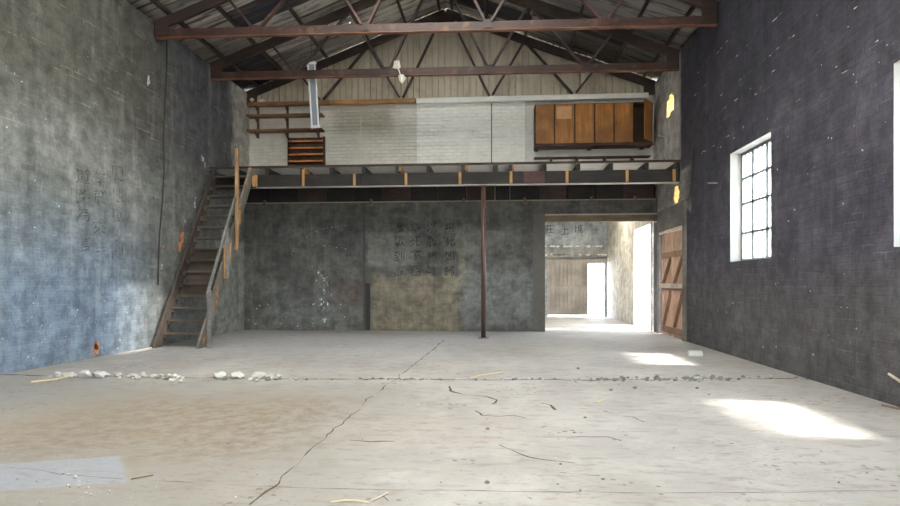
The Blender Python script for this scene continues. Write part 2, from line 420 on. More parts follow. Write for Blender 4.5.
# ------------------------------------------------------------------ SETTING: hall
def floor_slab():
    bm = B(); abox(bm, XL-TW, XR+TW, YF-TW, 21.2, -.15, 0); return bm
floor = struct('floor', floor_slab(), M['floor'])
bm = B(); abox(bm, -70, 70, -70, 90, -.5, -.16); struct('ground', bm, M['earth'])
WZ0, WZ1 = 1.5, 3.24
WIN = [(8.56, 10.0), (4.56, 6.0), (.56, 2.0), (-3.2, -1.7)]  # last two windows are out of view, added for more daylight
D1 = (12.36, 14.12, 0.0, 2.32)            # double door under the loft
H_LOFT = (13.1, 13.62, 4.86, 5.17)        # little opening on the loft
H_SPLIT = [(12.80, 13.04, 2.84, 2.91), (12.73, 13.10, 2.91, 3.00), (12.70, 13.06, 3.00, 3.09), (12.78, 13.02, 3.09, 3.19)]      # broken hole under the beam end
D_SIDE = (15.05, 16.85, 0.0, 2.62)        # annex side door
holes_r = [(a, b, WZ0, WZ1, 1) for a, b in WIN] + [(*D1, 0), (*H_LOFT, 2), (13.22, 13.45, 5.17, 5.24, 2), (13.36, 13.62, 4.80, 4.86, 2)] + [(*q, 2) for q in H_SPLIT]
struct('wall_right', gridwall('x', XR, XR+TW, YF, YU, 0, EZ-.03, holes_r), [M['right'], M['reveal'], M['hole']])
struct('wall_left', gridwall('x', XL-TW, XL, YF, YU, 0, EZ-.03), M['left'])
DO = (1.14, XR, 0.0, 2.78)                # opening to the annex
wb = struct('wall_back', gridwall('y', YB, YU+.12, XL, XR, 0, ZLEDGE, [(*DO, 0)]), M['back'])
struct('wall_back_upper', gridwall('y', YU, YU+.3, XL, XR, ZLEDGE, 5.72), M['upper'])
FD = (.4, 3.3, 0.0, 2.9)  # unseen opening behind the camera, added to let in daylight
def front():
    bm = gridwall('y', YF-TW, YF, XL, XR, 0, EZ-.03, [(*FD, 0)])
    for y in (YF-TW, YF):
        v = [bm.verts.new(p) for p in ((XL, y, EZ-.03), (XR, y, EZ-.03), (RX, y, RZ-.05))]; bm.faces.new(v)
    return bm
struct('wall_front', front(), M['front'])
# plaster edge lines on the wall
bm = B(); abox(bm, XL, 3.74, YB-.012, YB, ZLEDGE-.03, ZLEDGE-.005)
struct('trim_1', bm, plain('dusty_ledge', (.30,.27,.20), .9))
bm = B(); abox(bm, -3.245, -3.21, YB-.02, YB, .02, ZLEDGE-.03); struct('trim_2', bm, plain('dark_joint_cover', (.055,.058,.06), .8))
bm = B(); abox(bm, -3.2, -3.08, YB-.015, YB, .02, 1.15); struct('trim_3', bm, plain('black_wall_strip', (.03,.03,.03), .8))
bm = B(); abox(bm, .86, 1.14, YB-.03, YB, 0, 2.80); struct('trim_4', bm, plain('grey_door_pilaster', (.125,.12,.11), .85))
# roof
def roof():
    bm = B(); lam, amp = .10, .017
    ys = []; y = YF-.6
    while y < YU+.45: ys.append(y); y += lam/4
    for sgn in (-1, 1):
        us = [0.0, .25, 1.75, 3.2, 4.4, 5.55]
        grid = []
        for i, yy in enumerate(ys):
            o = amp*(0, 1, 0, -1)[i % 4]
            grid.append([bm.verts.new((RX + sgn*u, yy, RZ - SL*u + .15 + o)) for u in us])
        for i in range(len(ys)-1):
            for k in range(len(us)-1):
                if k == 1 and any(sg == sgn and a < ys[i] < b for sg, a, b in ADDED_SKYLIGHTS): continue
                bm.faces.new((grid[i][k], grid[i+1][k], grid[i+1][k+1], grid[i][k+1]))
    return bm
ADDED_SKYLIGHTS = [(sg, y0, y0+2.9) for sg in (-1, 1) for y0 in (-1.6, 2.0, 5.6)]  # translucent roof panels added out of view to brighten the hall
struct('ceiling', roof(), M['roof'])
for i, (sg, y0, y1) in enumerate(ADDED_SKYLIGHTS):
    bm = B(); vs = [(RX+sg*u, y, RZ-SL*u+.15) for u, y in ((.25, y0-.03), (1.75, y0-.03), (1.75, y1+.03), (.25, y1+.03))]
    a = [bm.verts.new(Vector(p)+Vector((0, 0, .014))) for p in vs]; bm.faces.new(a)
    o = struct('window_%d' % (i+5), bm, M['fibre'])  # added roof panel, not a real window
bm = B()
for s in (-1, 1):
    bar(bm, (RX+s*.12, YF-.6, RZ+.155), (RX+s*.12, YU+.45, RZ+.155), .30, .012, up=(s*.35, 0, 1))
struct('trim_5', bm, M['roof'])
# gable sheet: vertical corrugations cut to the roof slope
def gable():
    bm = B(); lam, amp = .155, .022; n = int(10/(lam/6)); prev = None
    prof = ((0, 0), (.64, 0), (.69, .075), (.95, .075)); n = int(10/lam)
    for i in range(4*n+1):
        x = XL + (i//4 + prof[i % 4][0])*10/n
        y = YU + .10 + prof[i % 4][1]
        zt = roof_z(x) + .142
        a, b = bm.verts.new((x, y, 5.66)), bm.verts.new((x, y, zt))
        if prev: bm.faces.new((prev[0], a, b, prev[1]))
        prev = (a, b)
    return bm
struct('wall_gable', gable(), M['gable'])
# ------------------------------------------------------------------ annex
AY1, AZ = 20.86, 3.5
DF = (1.74, 3.66, 0.0, 1.99)
struct('wall_far', gridwall('y', AY1, AY1+.3, XL, XR, 0, AZ, [(*DF, 0)]), M['far'])
struct('wall_annex_right', gridwall('x', XR, XR+TW, YU+.12, AY1, 0, AZ, [(*D_SIDE, 1)]), [M['annex_side'], M['reveal']])
struct('wall_annex_left', gridwall('x', XL-TW, XL, YU+.12, AY1, 0, AZ), M['annex_side'])
bm = B(); abox(bm, XL-TW, 0.6, YU+.42, AY1+.3, AZ, AZ+.12); abox(bm, 0.6, XR+TW, YU+.42, 17.2, AZ, AZ+.12); abox(bm, 0.6, XR+TW, 18.5, AY1+.3, AZ, AZ+.12)
struct('ceiling_annex', bm, M['white_paint'])
bm = B(); abox(bm, 0.6, XR+TW, 17.2, 18.5, AZ+.05, AZ+.06); struct('window_11', bm, M['fibre'])  # translucent ceiling panel added to brighten the annex
bm = B(); abox(bm, DF[0], DF[1], AY1-.02, AY1+.10, 1.83, 1.99); struct('trim_8', bm, M['leaf'])
# ragged plaster spots above the annex door
bm = B()
for row, z in ((0, 2.42), (1, 2.13)):
    for k in range(34):
        x = random.uniform(1.3, 3.7); s = random.uniform(.015, .055)
        n = random.randint(5, 7)
        vs = [bm.verts.new((x + s*1.5*math.cos(2*PI*i/n)*random.uniform(.5, 1.2), AY1-.003, z + random.uniform(-.01, .01) + s*math.sin(2*PI*i/n)*random.uniform(.5, 1.1))) for i in range(n)]
        bm.faces.new(vs)
wf = bpy.data.objects['wall_far']
build('plaster_spots', bm, M['white_paint'], wf)
# sliding door of the annex
d3 = thing('door_3', 'taupe boarded sliding door leaf standing part open in the far annex wall', 'door', (1.72, AY1-.05, 0.0))
d3['kind'] = 'structure'
bm = B(); x = 1.72
while x < 3.08:
    abox(bm, x, min(x+.135, 3.10), AY1-.075, AY1-.03, .06, 1.97, .004); x += .138
build('board_panel', bm, M['leaf'], d3)
for z0, z1 in ((.08, .2), (.95, 1.07), (1.83, 1.95)):
    bm = B(); abox(bm, 1.72, 3.10, AY1-.10, AY1-.075, z0, z1, .004); build('rail', bm, M['leaf'], d3)
for x0 in (1.72, 3.0):
    bm = B(); abox(bm, x0, x0+.10, AY1-.098, AY1-.075, .06, 1.97, .004); build('stile', bm, M['leaf'], d3)
bm = B(); abox(bm, 1.5, 3.7, AY1-.09, AY1, 2.0, 2.05, .004)
struct('trim_9', bm, M['frame_grey'])
# lintel over the annex opening
bm = B(); abox(bm, 1.14, XR, YB-.02, YB+.1, 2.615, 2.765, .005); abox(bm, 1.14, XR, YB-.05, YB+.1, 2.765, 2.80, .004, 1)
struct('trim_10', bm, [M['lintel'], M['flange']])
# ------------------------------------------------------------------ windows
def window(n, y0, y1):
    xw = XR + .17
    bm = B(); w = .045
    for (a, b, c, d) in ((y0, y0+w, WZ0, WZ1), (y1-w, y1, WZ0, WZ1), (y0, y1, WZ0, WZ0+w), (y0, y1, WZ1-w, WZ1)):
        abox(bm, xw, xw+.05, a, b, c, d)
    root = struct('window_%d' % n, bm, M['steel_bar'])
    L = y1-y0; H = WZ1-WZ0
    for f in (.30, .64):     # wide mullions
        bm = B(); yy = y1 - L*f; abox(bm, xw, xw+.045, yy-.034, yy+.034, WZ0+w, WZ1-w); build('mullion', bm, M['steel_bar'], root)
    for f in (.26, .53, .76):
        bm = B(); zz = WZ0 + H*f; abox(bm, xw, xw+.045, y0+w, y1-w, zz-.019, zz+.019); build('transom', bm, M['steel_bar'], root)
    for f in (.10, .20, .40, .52, .76, .88):  # thin bars in the top and bottom lights
        for za, zb in ((WZ0+H*.76, WZ1-w), (WZ0+w, WZ0+H*.26)):
            bm = B(); yy = y1-L*f; abox(bm, xw+.01, xw+.03, yy-.012, yy+.012, za, zb); build('glazing_bar', bm, M['steel_bar'], root)
    bm = B(); abox(bm, xw+.018, xw+.022, y0+.02, y1-.02, WZ0+.02, WZ1-.02); build('pane', bm, M['glass'], root)
    return root
for i, (a, b) in enumerate(WIN): window(i+1, a, b)
# ------------------------------------------------------------------ lettering on the walls
def lettering(parent, name, chars, place, size, mat, facing):
    """one mesh of painted characters per column; place = list of (h, z) centres"""
    bm = B()
    for ch, (pos, sx, sz) in zip(chars, place):
        cu = bpy.data.curves.new('txt', 'FONT'); cu.body = ch; cu.size = 1.0; cu.align_x = 'CENTER'; cu.align_y = 'CENTER'; cu.extrude = 0.0
        o = bpy.data.objects.new('txt', cu); C.objects.link(o)
        dg = bpy.context.evaluated_depsgraph_get(); dg.update()
        me = bpy.data.meshes.new_from_object(o.evaluated_get(dg))
        if len(me.vertices):
            xs = [v.co.x for v in me.vertices]; ys = [v.co.y for v in me.vertices]
            cx, cy = (max(xs)+min(xs))/2, (max(ys)+min(ys))/2
            k = 1/max(max(xs)-min(xs), max(ys)-min(ys), .4)
            ang = random.uniform(-.06, .06)
            for v in me.vertices:
                a, b = (v.co.x-cx)*k*sx*size, (v.co.y-cy)*k*sz*size
                a, b = a + b*ang*.8, b + a*(.12+ang)
                v.co = pos + (Vector((a, 0, b)) if facing == 'y' else Vector((0, a, b)))
            bm.from_mesh(me)
        bpy.data.objects.remove(o); bpy.data.curves.remove(cu); bpy.data.meshes.remove(me)
    me = bpy.data.meshes.new(name); bm.to_mesh(me); bm.free(); me.materials.append(mat)
    o = bpy.data.objects.new(name, me); link(o, parent)
    return o
wl = bpy.data.objects['wall_left']
for u, chars in ((399.5, '奮戰到底'), (415.5, '寧死不屈'), (431.8, '以弱勝強'), (449.5, '視死如歸')):
    vs = (227.5, 241.5, 256, 271)
    lettering(wb, 'painted_characters', chars, [(on_y(u+random.uniform(-.6, .6), v, YB-.002), 1, 1) for v in vs], .25, M['ink'], 'y')
for u, chars, vs in ((117.5, '開地獄之門', (173.5, 195.5, 215, 238, 252.5)), (99.4, '年飛來一', (179, 197.5, 227.5, 251.5)), (83, '道路為信', (176, 196.5, 214, 244))):
    lettering(wl, 'painted_characters', chars, [(on_x(u, v, XL+.002), 1.25, .95) for v in vs], .25, M['ink_left'], 'x')
lettering(wf, 'painted_characters', '莊上境', [(on_y(u, v, AY1-.003), 1, 1) for u, v in ((549, 229), (565, 230.5), (578.5, 229))], .29, M['ink_blue'], 'y')
# paint splashes, bare patches
def blotch(bm, c, r, facing, sq=1.0, n=9):
    vs = []
    for i in range(n):
        a = 2*PI*i/n; k = r*random.uniform(.55, 1.15)
        d = Vector((math.cos(a)*k, 0, math.sin(a)*k*sq)) if facing == 'y' else Vector((0, math.cos(a)*k, math.sin(a)*k*sq))
        vs.append(bm.verts.new(c+d))
    bm.faces.new(vs)
bm = B()
for k in range(46):
    p = on_y(random.gauss(323.5, 1.8) + random.uniform(-1, 6)*(k % 3 == 0), random.uniform(270, 327), YB-.003); blotch(bm, p, random.uniform(.008, .028), 'y', 1.7)
for k in range(40):
    p = on_y(random.uniform(246, 345), random.uniform(300, 328), YB-.003); blotch(bm, p, random.uniform(.006, .022), 'y')
build('white_splashes', bm, M['chalk'], wb)
bm = B()
pts = [(291, 255), (294, 249), (300, 242), (308, 236), (317, 231), (326, 228), (340, 226), (351, 225)]
pts2 = [(311, 245), (328, 246), (340, 248), (354, 250.5)]
for L in (pts, pts2):
    for a, b in zip(L, L[1:]):
        for k in range(3):
            f = (k+random.random()*.5)/3
            blotch(bm, on_y(a[0]+(b[0]-a[0])*f, a[1]+(b[1]-a[1])*f, YB-.0035), random.uniform(.010, .022), 'y', .6, 7)
build('chalk_line', bm, M['chalk'], wb)
bm = B(); blotch(bm, on_y(383.5, 242, YB-.003), .045, 'y', 1, 6); build('bare_brick_spot', bm, M['scar'], wb)
bm = B()
for u, v, r in ((182, 237, .09), (180, 245, .09), (164, 249, .05), (96, 350, .07), (97, 346, .06), (202.5, 159, .06)): blotch(bm, on_x(u, v, XL+.003), r, 'x', 1.5)
build('bare_brick_spots', bm, M['scar'], wl)
bm = B()
for k in range(80):
    u = random.uniform(2, 150); v = random.uniform(300, 360) if k % 3 else random.uniform(40, 300)
    p = on_x(u, v, XL+.003)
    if .05 < p.z < 5.6: blotch(bm, p, random.uniform(.006, .02), 'x', .8, 6)
for u, v, r in ((203, 158, .05), (205, 165, .04), (162, 267, .05), (161, 271, .04), (149, 80, .05), (148, 84, .03), (195, 205, .05), (196, 200, .04), (185, 222, .04)): blotch(bm, on_x(u, v, XL+.0035), r, 'x', 1.8)
build('chipped_paint', bm, M['chalk'], wl)
wr = bpy.data.objects['wall_right']
bm = B()
for k in range(70):
    u = random.uniform(700, 898); v = random.uniform(60, 380)
    p = on_x(u, v, XR-.003)
    if p.z < .1 or any(a-.1 < p.y < b+.1 and WZ0-.1 < p.z < WZ1+.1 for a, b in WIN): continue
    blotch(bm, p, random.uniform(.006, .02), 'x', .8, 6)
# long pale scratches along the courses above the windows
for k in range(70):
    y = random.uniform(4.6, 11.8); z = random.choice((3.45, 3.54, 3.9, 4.3, 4.73, 5.1, 4.05)) + random.uniform(-.015, .015)
    l = random.uniform(.03, .22)
    vs = [bm.verts.new((XR-.003, y+a*l, z+b*.012)) for a, b in ((0, 0), (.5, -.6), (1, 0), (.6, .8))]; bm.faces.new(vs)
build('chipped_paint', bm, M['chalk'], wr)
# ------------------------------------------------------------------ trusses and purlins
def truss(y, label, mat, zl=5.58, zr=5.58, chord=True):
    t = thing('roof_truss', label, 'roof truss', (RX, y, 5.58), 'timber roof trusses')
    def cz(x): return zl + (zr-zl)*(x-XL)/(XR-XL)
    if chord:
        bm = B(); bar(bm, (XL+.01, y, zl+.075), (XR-.01, y, zr+.075), .055, .15, bev=.006); build('bottom_chord', bm, M['truss'], t)
        bm = B(); bar(bm, (XL+.01, y, zl-.007), (XR-.01, y, zr-.007), .10, .014); build('chord_flange', bm, M['truss_edge'], t)
    for s in (-1, 1):
        e = XL+.02 if s < 0 else XR-.02
        off = .045
        bm = B(); bar(bm, (e, y, roof_z(e)-off-.06), (RX+s*.01, y, roof_z(RX)-off-.06), .07, .19, bev=.006); build('rafter', bm, M['truss_dark'], t)
        bm = B(); abox(bm, min(e, e-s*.26), max(e, e-s*.26), y-.05, y-.036, cz(e)+.02, 5.93); build('heel_plate', bm, M['truss_dark'], t)
        def top(o): x = RX+s*o; return (x, y, roof_z(x)-.16)
        def bot(o, d=0): return (RX+s*o, y, cz(RX+s*o)+.12)
        for p, q in ((top(3.62), bot(3.14)), (bot(3.06), top(1.98)), (top(1.90), bot(1.14)), (bot(1.06), top(.12))):
            bm = B(); dy = -.03 if p[2] > q[2] else .03
            bar(bm, (p[0], y+dy, p[2]), (q[0], y+dy, q[2]), .045, .09, up=(0, 1, 0), bev=.005)
            build('brace', bm, mat, t)
        if chord:
            for o in (1.10, 3.10):
                bm = B(); x = RX+s*o; abox(bm, x-.07, x+.07, y-.062, y-.052, cz(x)+.02, cz(x)+.17); build('gusset_plate', bm, mat, t)
    vs = [(RX-.3, 7.62), (RX, 7.75), (RX+.3, 7.62), (RX+.16, 7.44), (RX-.16, 7.44)]; bm = B()
    f0 = [bm.verts.new((x, y-.055, z)) for x, z in vs]; f1 = [bm.verts.new((x, y-.044, z)) for x, z in vs]
    bm.faces.new(f0); bm.faces.new(f1[::-1])
    for i in range(5): bm.faces.new((f0[i], f0[(i+1) % 5], f1[(i+1) % 5], f1[i]))
    build('apex_plate', bm, M['truss_dark'], t)
    return t
truss(10.55, 'rust-brown roof truss nearest the camera, its chord crossing the whole hall', M['truss'], 5.655, 5.56)
truss(12.7, 'brown roof truss directly above the loft edge, behind the nearest truss', M['truss_dark'], 5.62, 5.56)
t3 = truss(14.60, 'dark brown roof truss against the beige corrugated gable, its chord partly white', M['truss_dark'], 5.60, 5.60, False)
for u0, u1, m, lab in ((246, 330, 'shelf', 'brown length of the chord'), (330.4, 398, 'fresh_x', 'bare orange length of the chord'), (398.4, 416, 'shelf', 'brown length of the chord'), (416.4, 648, 'white_paint', 'white painted length of the chord')):
    a, b = max(on_y(u0, 100, 14.6).x, XL+.02), on_y(u1, 100, 14.6).x
    bm = B(); abox(bm, a, b, 14.53, 14.68, on_y(450, 102.3 if m == 'white_paint' else 101, 14.53).z, on_y(450, 97.2, 14.53).z, .006)
    o = build('bottom_chord', bm, M[m], t3); o['label'] = lab
names = {4.78: 'first along the eave', 4.05: 'second up from the eave', 3.0: 'third up from the eave', 1.95: 'fourth up from the eave', 1.0: 'fifth up, next below the ridge'}
for s, side in ((-1, 'left'), (1, 'right')):
    for o, nm in names.items():
        x = RX+s*o; z = roof_z(x)+.09
        bm = B(); up = Vector((s*SL, 0, 1)).normalized()
        bar(bm, (x, YF+.02, z), (x, YU+.2, z), .065, .085, up=up, bev=.005)
        tag(build('roof_purlin', bm, M['purlin'], None, (x, 5, z)), 'dark purlin under the %s roof slope, %s' % (side, nm), 'purlin', 'roof purlins')
for x, nm in ((RX-.15, 'left'), (RX+.15, 'right')):
    z = roof_z(x)+.085
    bm = B(); bar(bm, (x, YF+.02, z), (x, YU+.2, z), .06, .09, bev=.005)
    tag(build('ridge_purlin', bm, M['purlin'], None, (x, 5, z)), 'dark purlin just %s of the roof ridge' % nm, 'purlin', 'roof purlins')
# ------------------------------------------------------------------ loft
BZ0, BZ1 = 3.235, 3.50
lb = thing('loft_beam', 'long dark timber beam carrying the front edge of the loft', 'beam', (RX, YLOFT, BZ0))
bm = B()
for a, b in ((XL+.01, -2.9), (-2.895, .55), (.555, 1.0), (1.005, XR-.02)): abox(bm, a, b, YLOFT-.06, YLOFT+.06, BZ0, BZ1, .006)
build('beam', bm, M['timber_dark'], lb)
bm = B(); abox(bm, .56, .99, YLOFT-.066, YLOFT-.06, BZ0+.02, BZ1-.01); build('rust_plate', bm, plain('dark_rust_plate', (.065,.030,.028)), lb)
bm = B(); abox(bm, -5.2, XR-.02, YLOFT-.075, YLOFT+.07, BZ0-.014, BZ0); build('flange', bm, M['flange'], lb)
for u in (256, 303.5, 354.5, 406, 460, 511, 567, 627, 674):
    x = on_y(u, 180, YLOFT-.07).x
    bm = B(); abox(bm, x-.028, x+.028, YLOFT-.095, YLOFT-.06, BZ0+.012, BZ1+ (.10 if u == 303.5 else .0), .004); build('cleat', bm, M['fresh'], lb)
ju = [238, 268.5, 303, 332, 364.5, 398, 429, 463.5, 496, 510.5, 544.5, 578, 610.5, 646, 676.5]
for i, u in enumerate(ju):
    x = min(on_y(u, 168, YLOFT).x, XR-.06)
    bm = B(); abox(bm, x-.037, x+.037, YLOFT-.085, YU-.01, BZ1+.002, DECK0-.002, .004)
    lab = ('first', 'second', 'third', 'fourth', 'fifth', 'sixth', 'seventh', 'eighth', 'ninth', 'tenth', 'eleventh', 'twelfth', 'thirteenth', 'fourteenth', 'fifteenth')[i]
    o = tag(build('loft_joist', bm, M['timber_dark_y'], None, (x, YLOFT, BZ1)), 'dark timber loft joist resting on the beam, %s from the left wall' % lab, 'joist', 'loft joists')
    if u in (303, 398, 463.5, 510.5):
        bm = B(); abox(bm, x+.037, x+.075, YLOFT-.08, YLOFT+.25, BZ1+.03, DECK0-.004, .004); build('side_batten', bm, M['fresh'], o)
# deck
t = NT('whitened_deck_boards')
bi = t.math('FLOOR', t.math('DIVIDE', t.y, .145)); w = t.white(t.vec(bi, 0.0, 2.0))
c = t.mix(w, (.66,.64,.61), (.82,.80,.77))
c = t.mix(t.step(t.math('FRACT', t.math('DIVIDE', t.y, .145)), .93, 1.0), c, (.12,.09,.07))
c = t.mix(t.step(t.noise(2, 5, .6, t.scale(t.co, (1, 9, 1))), .5, .75), c, (.40,.34,.29))
M['deck'] = t.done(t.bsdf(c, .8))
bm = B(); abox(bm, XL+.01, XR-.01, YLOFT-.10, YU-.005, DECK0, DECK1)
dk = build('loft_deck', bm, M['deck'], None, (RX, YLOFT, DECK0)); tag(dk, 'boarded loft floor with pale underside and thin front edge', 'loft floor')
bm = B(); abox(bm, XL+.01, XR-.01, YLOFT-.118, YLOFT-.10, DECK0-.004, DECK1+.003, .003); build('edge_strip', bm, M['timber_brown'], dk)
# ledger against back wall
lg = thing('wall_ledger', 'row of dark ledger boards along the back wall under the loft', 'ledger', (RX, YB+.16, ZLEDGE))
us = [215, 246, 270, 298, 325.5, 353, 381, 410, 437.6, 466.4, 495, 510, 539, 567.7, 595.6, 624.4, 656]
for i, (a, b) in enumerate(zip(us, us[1:])):
    x0, x1 = max(on_y(a, 195, YB).x, XL+.02)+.008, min(on_y(b, 195, YB).x, XR-.05)-.008
    if x1 - x0 < .05: continue
    bm = B(); abox(bm, x0, x1, YB+.03, YU-.02, ZLEDGE+.004, BZ1-.004, .004); build('board', bm, M['timber_dark'] if i % 3 else M['timber_brown'], lg)
for u in (265, 371, 463.5, 525, 591.6, 635):
    x = on_y(u, 203, YB).x
    bm = B(); abox(bm, x-.055, x+.055, YB-.09, YB-.03, ZLEDGE-.11, ZLEDGE-.03, .008); abox(bm, x-.02, x+.02, YB-.07, YB+.06, ZLEDGE-.04, ZLEDGE+.05)
    build('hanger', bm, M['pipe'], lg)
# column
px = on_y(483.5, 250, YLOFT-.02).x
cp = thing('steel_column', 'slim red-brown steel post propping the middle of the loft beam', 'post', (px, YLOFT-.02, 0))
bm = B(); tube(bm, [(px, YLOFT-.02, .015), (px, YLOFT-.02, BZ0-.03)], .05, 20); build('pipe', bm, M['pipe'], cp, smooth=True)
bm = B(); abox(bm, px-.11, px+.11, YLOFT-.13, YLOFT+.09, 0, .015, .003); build('base_plate', bm, M['pipe'], cp)
bm = B(); abox(bm, px-.09, px+.09, YLOFT-.10, YLOFT+.06, BZ0-.032, BZ0-.019, .002); build('top_plate', bm, M['pipe'], cp)
# ------------------------------------------------------------------ staircase
SY0, SY1 = 10.36, 12.58
sx0, sx1 = -6.08, -5.27
st = thing('staircase', 'steep open timber staircase rising along the left wall to the loft', 'staircase', ((sx0+sx1)/2, SY0, 0))
slope = Vector((0, SY1-SY0, 3.68)).normalized()
upv = Vector((0, -slope.z, slope.y))
def stringer(x, w):
    bm = B()
    prof = [(SY0-.17, 0), (SY0+.10, 0), (SY1-.012, 3.38), (SY1-.012, 3.63), (SY1-.12, 3.63)]
    a = [bm.verts.new((x, y, z)) for y, z in prof]; b = [bm.verts.new((x+w, y, z)) for y, z in prof]
    bm.faces.new(a); bm.faces.new(b[::-1]); n = len(prof)
    for i in range(n): bm.faces.new((a[i], a[(i+1) % n], b[(i+1) % n], b[i]))
    return bm
build('stringer', stringer(sx0-.02, .045), wood('dark_stringer', (.045,.034,.028), (.085,.066,.052), 'z'), st)
build('stringer', stringer(sx1-.025, .045), M['stringer'], st)
NT_ = 15
for k in range(NT_):
    z = .25 + .2285*k; y = SY0 - .02 + (SY1-SY0)/3.68*z
    bm = B(); abox(bm, sx0+.025, sx1-.025, y-.03, y+.22, z-.035, z, .004); build('tread', bm, M['stair'], st)
    bm = B(); abox(bm, sx0+.026, sx0+.06, y-.01, y+.18, z-.085, z-.036, .004); build('cleat', bm, M['stringer'], st)
    if 3 <= k <= 6:
        bm = B(); abox(bm, sx0+.03, sx1-.03, y+.20, y+.22, z, z+.19); build('riser', bm, M['stair'], st)
nx = sx1 + .09
bm = B(); abox(bm, nx-.03, nx+.035, SY0+.06, SY0+.125, 0, 1.03, .006); build('newel_post', bm, M['rail'], st)
def rail_at(y): return 1.04 + (y-(SY0+.08))*(3.68/(SY1-SY0))*1.0
bm = B(); bar(bm, (nx+.0, SY0+.03, rail_at(SY0+.03)), (nx+.0, SY0+1.18, rail_at(SY0+1.18)), .04, .06, bev=.006); build('handrail', bm, M['rail'], st)
pp = on_x(227.5, 240, nx)
bm = B(); abox(bm, nx-.03, nx+.03, pp.y-.03, pp.y+.03, on_x(227.5, 279, nx).z, rail_at(pp.y)-.03, .005); build('baluster', bm, M['rail'], st)
bm = B(); abox(bm, nx-.055, nx-.031, pp.y-.05, pp.y+.02, on_x(225, 279, nx).z, on_x(225, 245, nx).z, .004); build('splice_block', bm, M['fresh'], st)
tp = on_x(236.8, 200, nx)
bm = B(); abox(bm, nx-.03, nx+.035, tp.y-.03, tp.y+.035, on_x(236.8, 250, nx).z, on_x(236.8, 148.5, nx).z, .005); build('tall_post', bm, M['post_tan'], st)
for (u, v0, v1) in ((230.5, 246, 262), (240.5, 210, 224), (254, 176, 187)):
    p0, p1 = on_x(u, v1, sx1+.05), on_x(u, v0, sx1+.05)
    bm = B(); abox(bm, sx1+.021, sx1+.05, p0.y-.04, p0.y+.03, p0.z, p1.z, .004); build('packing_block', bm, M['fresh'], st)
pb = on_floor(216.5, 333.5)
bm = B(); abox(bm, pb.x-.05, pb.x+.05, pb.y-.05, pb.y+.05, 0, .98, .005); bar(bm, (pb.x, pb.y, .9), (pb.x-.05, pb.y-1.0, 1.15), .05, .08)
build('prop', bm, M['post_tan'], st)
# cable down the left wall
bm = B(); p0 = on_x(167, 38, XL+.03)
pts = []
for i, (u, v) in enumerate(((167, 38), (167, 60), (166, 85), (164.5, 110), (163.5, 140), (164, 170), (162.5, 200), (159.5, 235), (158.5, 262), (158, 285))): pts.append(on_x(u, v, XL+.025))
tube(bm, pts, .012, 6)
tag(build('hanging_cable', bm, M['cable'], None, pts[-1]), 'thin dark cable hanging down the grey left wall from the nearest truss', 'cable')
# ------------------------------------------------------------------ things on the loft wall
sh = thing('wall_shelving', 'three brown wooden shelves on uprights at the left end of the loft wall', 'shelf', (-5.2, YU, 4.7))
xs0, xs1 = XL+.03, on_y(323, 130, YU-.15).x
for v, x1 in ((103.6, on_y(330, 100, YU-.15).x), (115.6, xs1), (130.6, xs1)):
    z = on_y(280, v, YU-.26).z
    bm = B(); abox(bm, xs0, x1, YU-.28, YU-.005, z, z+.045, .004); build('board', bm, M['shelf'], sh)
for u in (258, 287.5, 318.5):
    x = on_y(u, 120, YU-.03).x
    bm = B(); abox(bm, x-.025, x+.025, YU-.045, YU-.002, on_y(u, 138.5, YU).z, on_y(u, 103, YU).z, .003); build('upright', bm, M['pipe'], sh)
    for v in (103.6, 115.6, 130.6):
        z = on_y(280, v, YU-.26).z
        bm = B(); bar(bm, (x, YU-.045, z-.12), (x, YU-.22, z-.01), .03, .03); build('bracket', bm, M['pipe'], sh)
ztop = on_y(280, 103.6, YU-.26).z + .045
def lump(name, c, r, mat, sq=.6, seed=0, sub=2, amp=.35):
    bm = B(); bmesh.ops.create_icosphere(bm, subdivisions=sub, radius=1)
    for v in bm.verts:
        k = 1 + amp*mnoise.noise(v.co*1.6 + Vector((seed*3.1, seed*1.7, seed)))
        v.co = Vector((v.co.x*k*r[0], v.co.y*k*r[1], v.co.z*k*r[2]))
    lo = min(v.co.z for v in bm.verts)
    bmesh.ops.translate(bm, verts=bm.verts, vec=Vector(c)-Vector((0, 0, lo+.004)))
    return build(name, bm, mat, None, c)
for i, (u, lab) in enumerate(((253.5, 'larger white plaster lump on the top shelf, at its left end'), (262, 'smaller white plaster lump on the top shelf, right of the larger one'))):
    p = on_y(u, 101, YU-.14)
    tag(lump('plaster_lump', (p.x, YU-.14, ztop), ((.095, .08, .09), (.075, .07, .06))[i], M['scrap'], seed=i+3), lab, 'plaster lump', 'plaster lumps on the top shelf')
# slatted rack
xa, xb = on_y(289, 150, YU-.1).x, on_y(323.5, 150, YU-.1).x
rk = thing('slatted_rack', 'orange slatted wooden rack hung on the loft wall below the shelves', 'rack', ((xa+xb)/2, YU, 3.8))
zt = on_y(300, 137, YU-.1).z
bm = B(); abox(bm, xa, xb, YU-.03, YU-.003, DECK1+.003, zt, .003); build('back_board', bm, M['cab_dark'], rk)
for v in (141, 147.8, 154.3, 161):
    z = on_y(300, v, YU-.14).z
    bm = B(); abox(bm, xa, xb, YU-.15, YU-.125, z-.022, z+.018, .004); build('slat', bm, M['rack'], rk)
    bm = B(); abox(bm, xa+.01, xb-.01, YU-.125, YU-.03, z-.03, z-.018); build('tray', bm, M['cab_dark'], rk)
    for k in range(6):
        x = xa+.03+(xb-xa-.06)*k/5
        bm = B(); abox(bm, x-.012, x+.012, YU-.124, YU-.03, z-.017, z+.075); build('divider', bm, M['cab_dark'], rk)
bm = B(); abox(bm, xb+.001, xb+.022, YU-.15, YU-.003, DECK1+.003, zt, .003); build('side', bm, M['cab_dark'], rk)
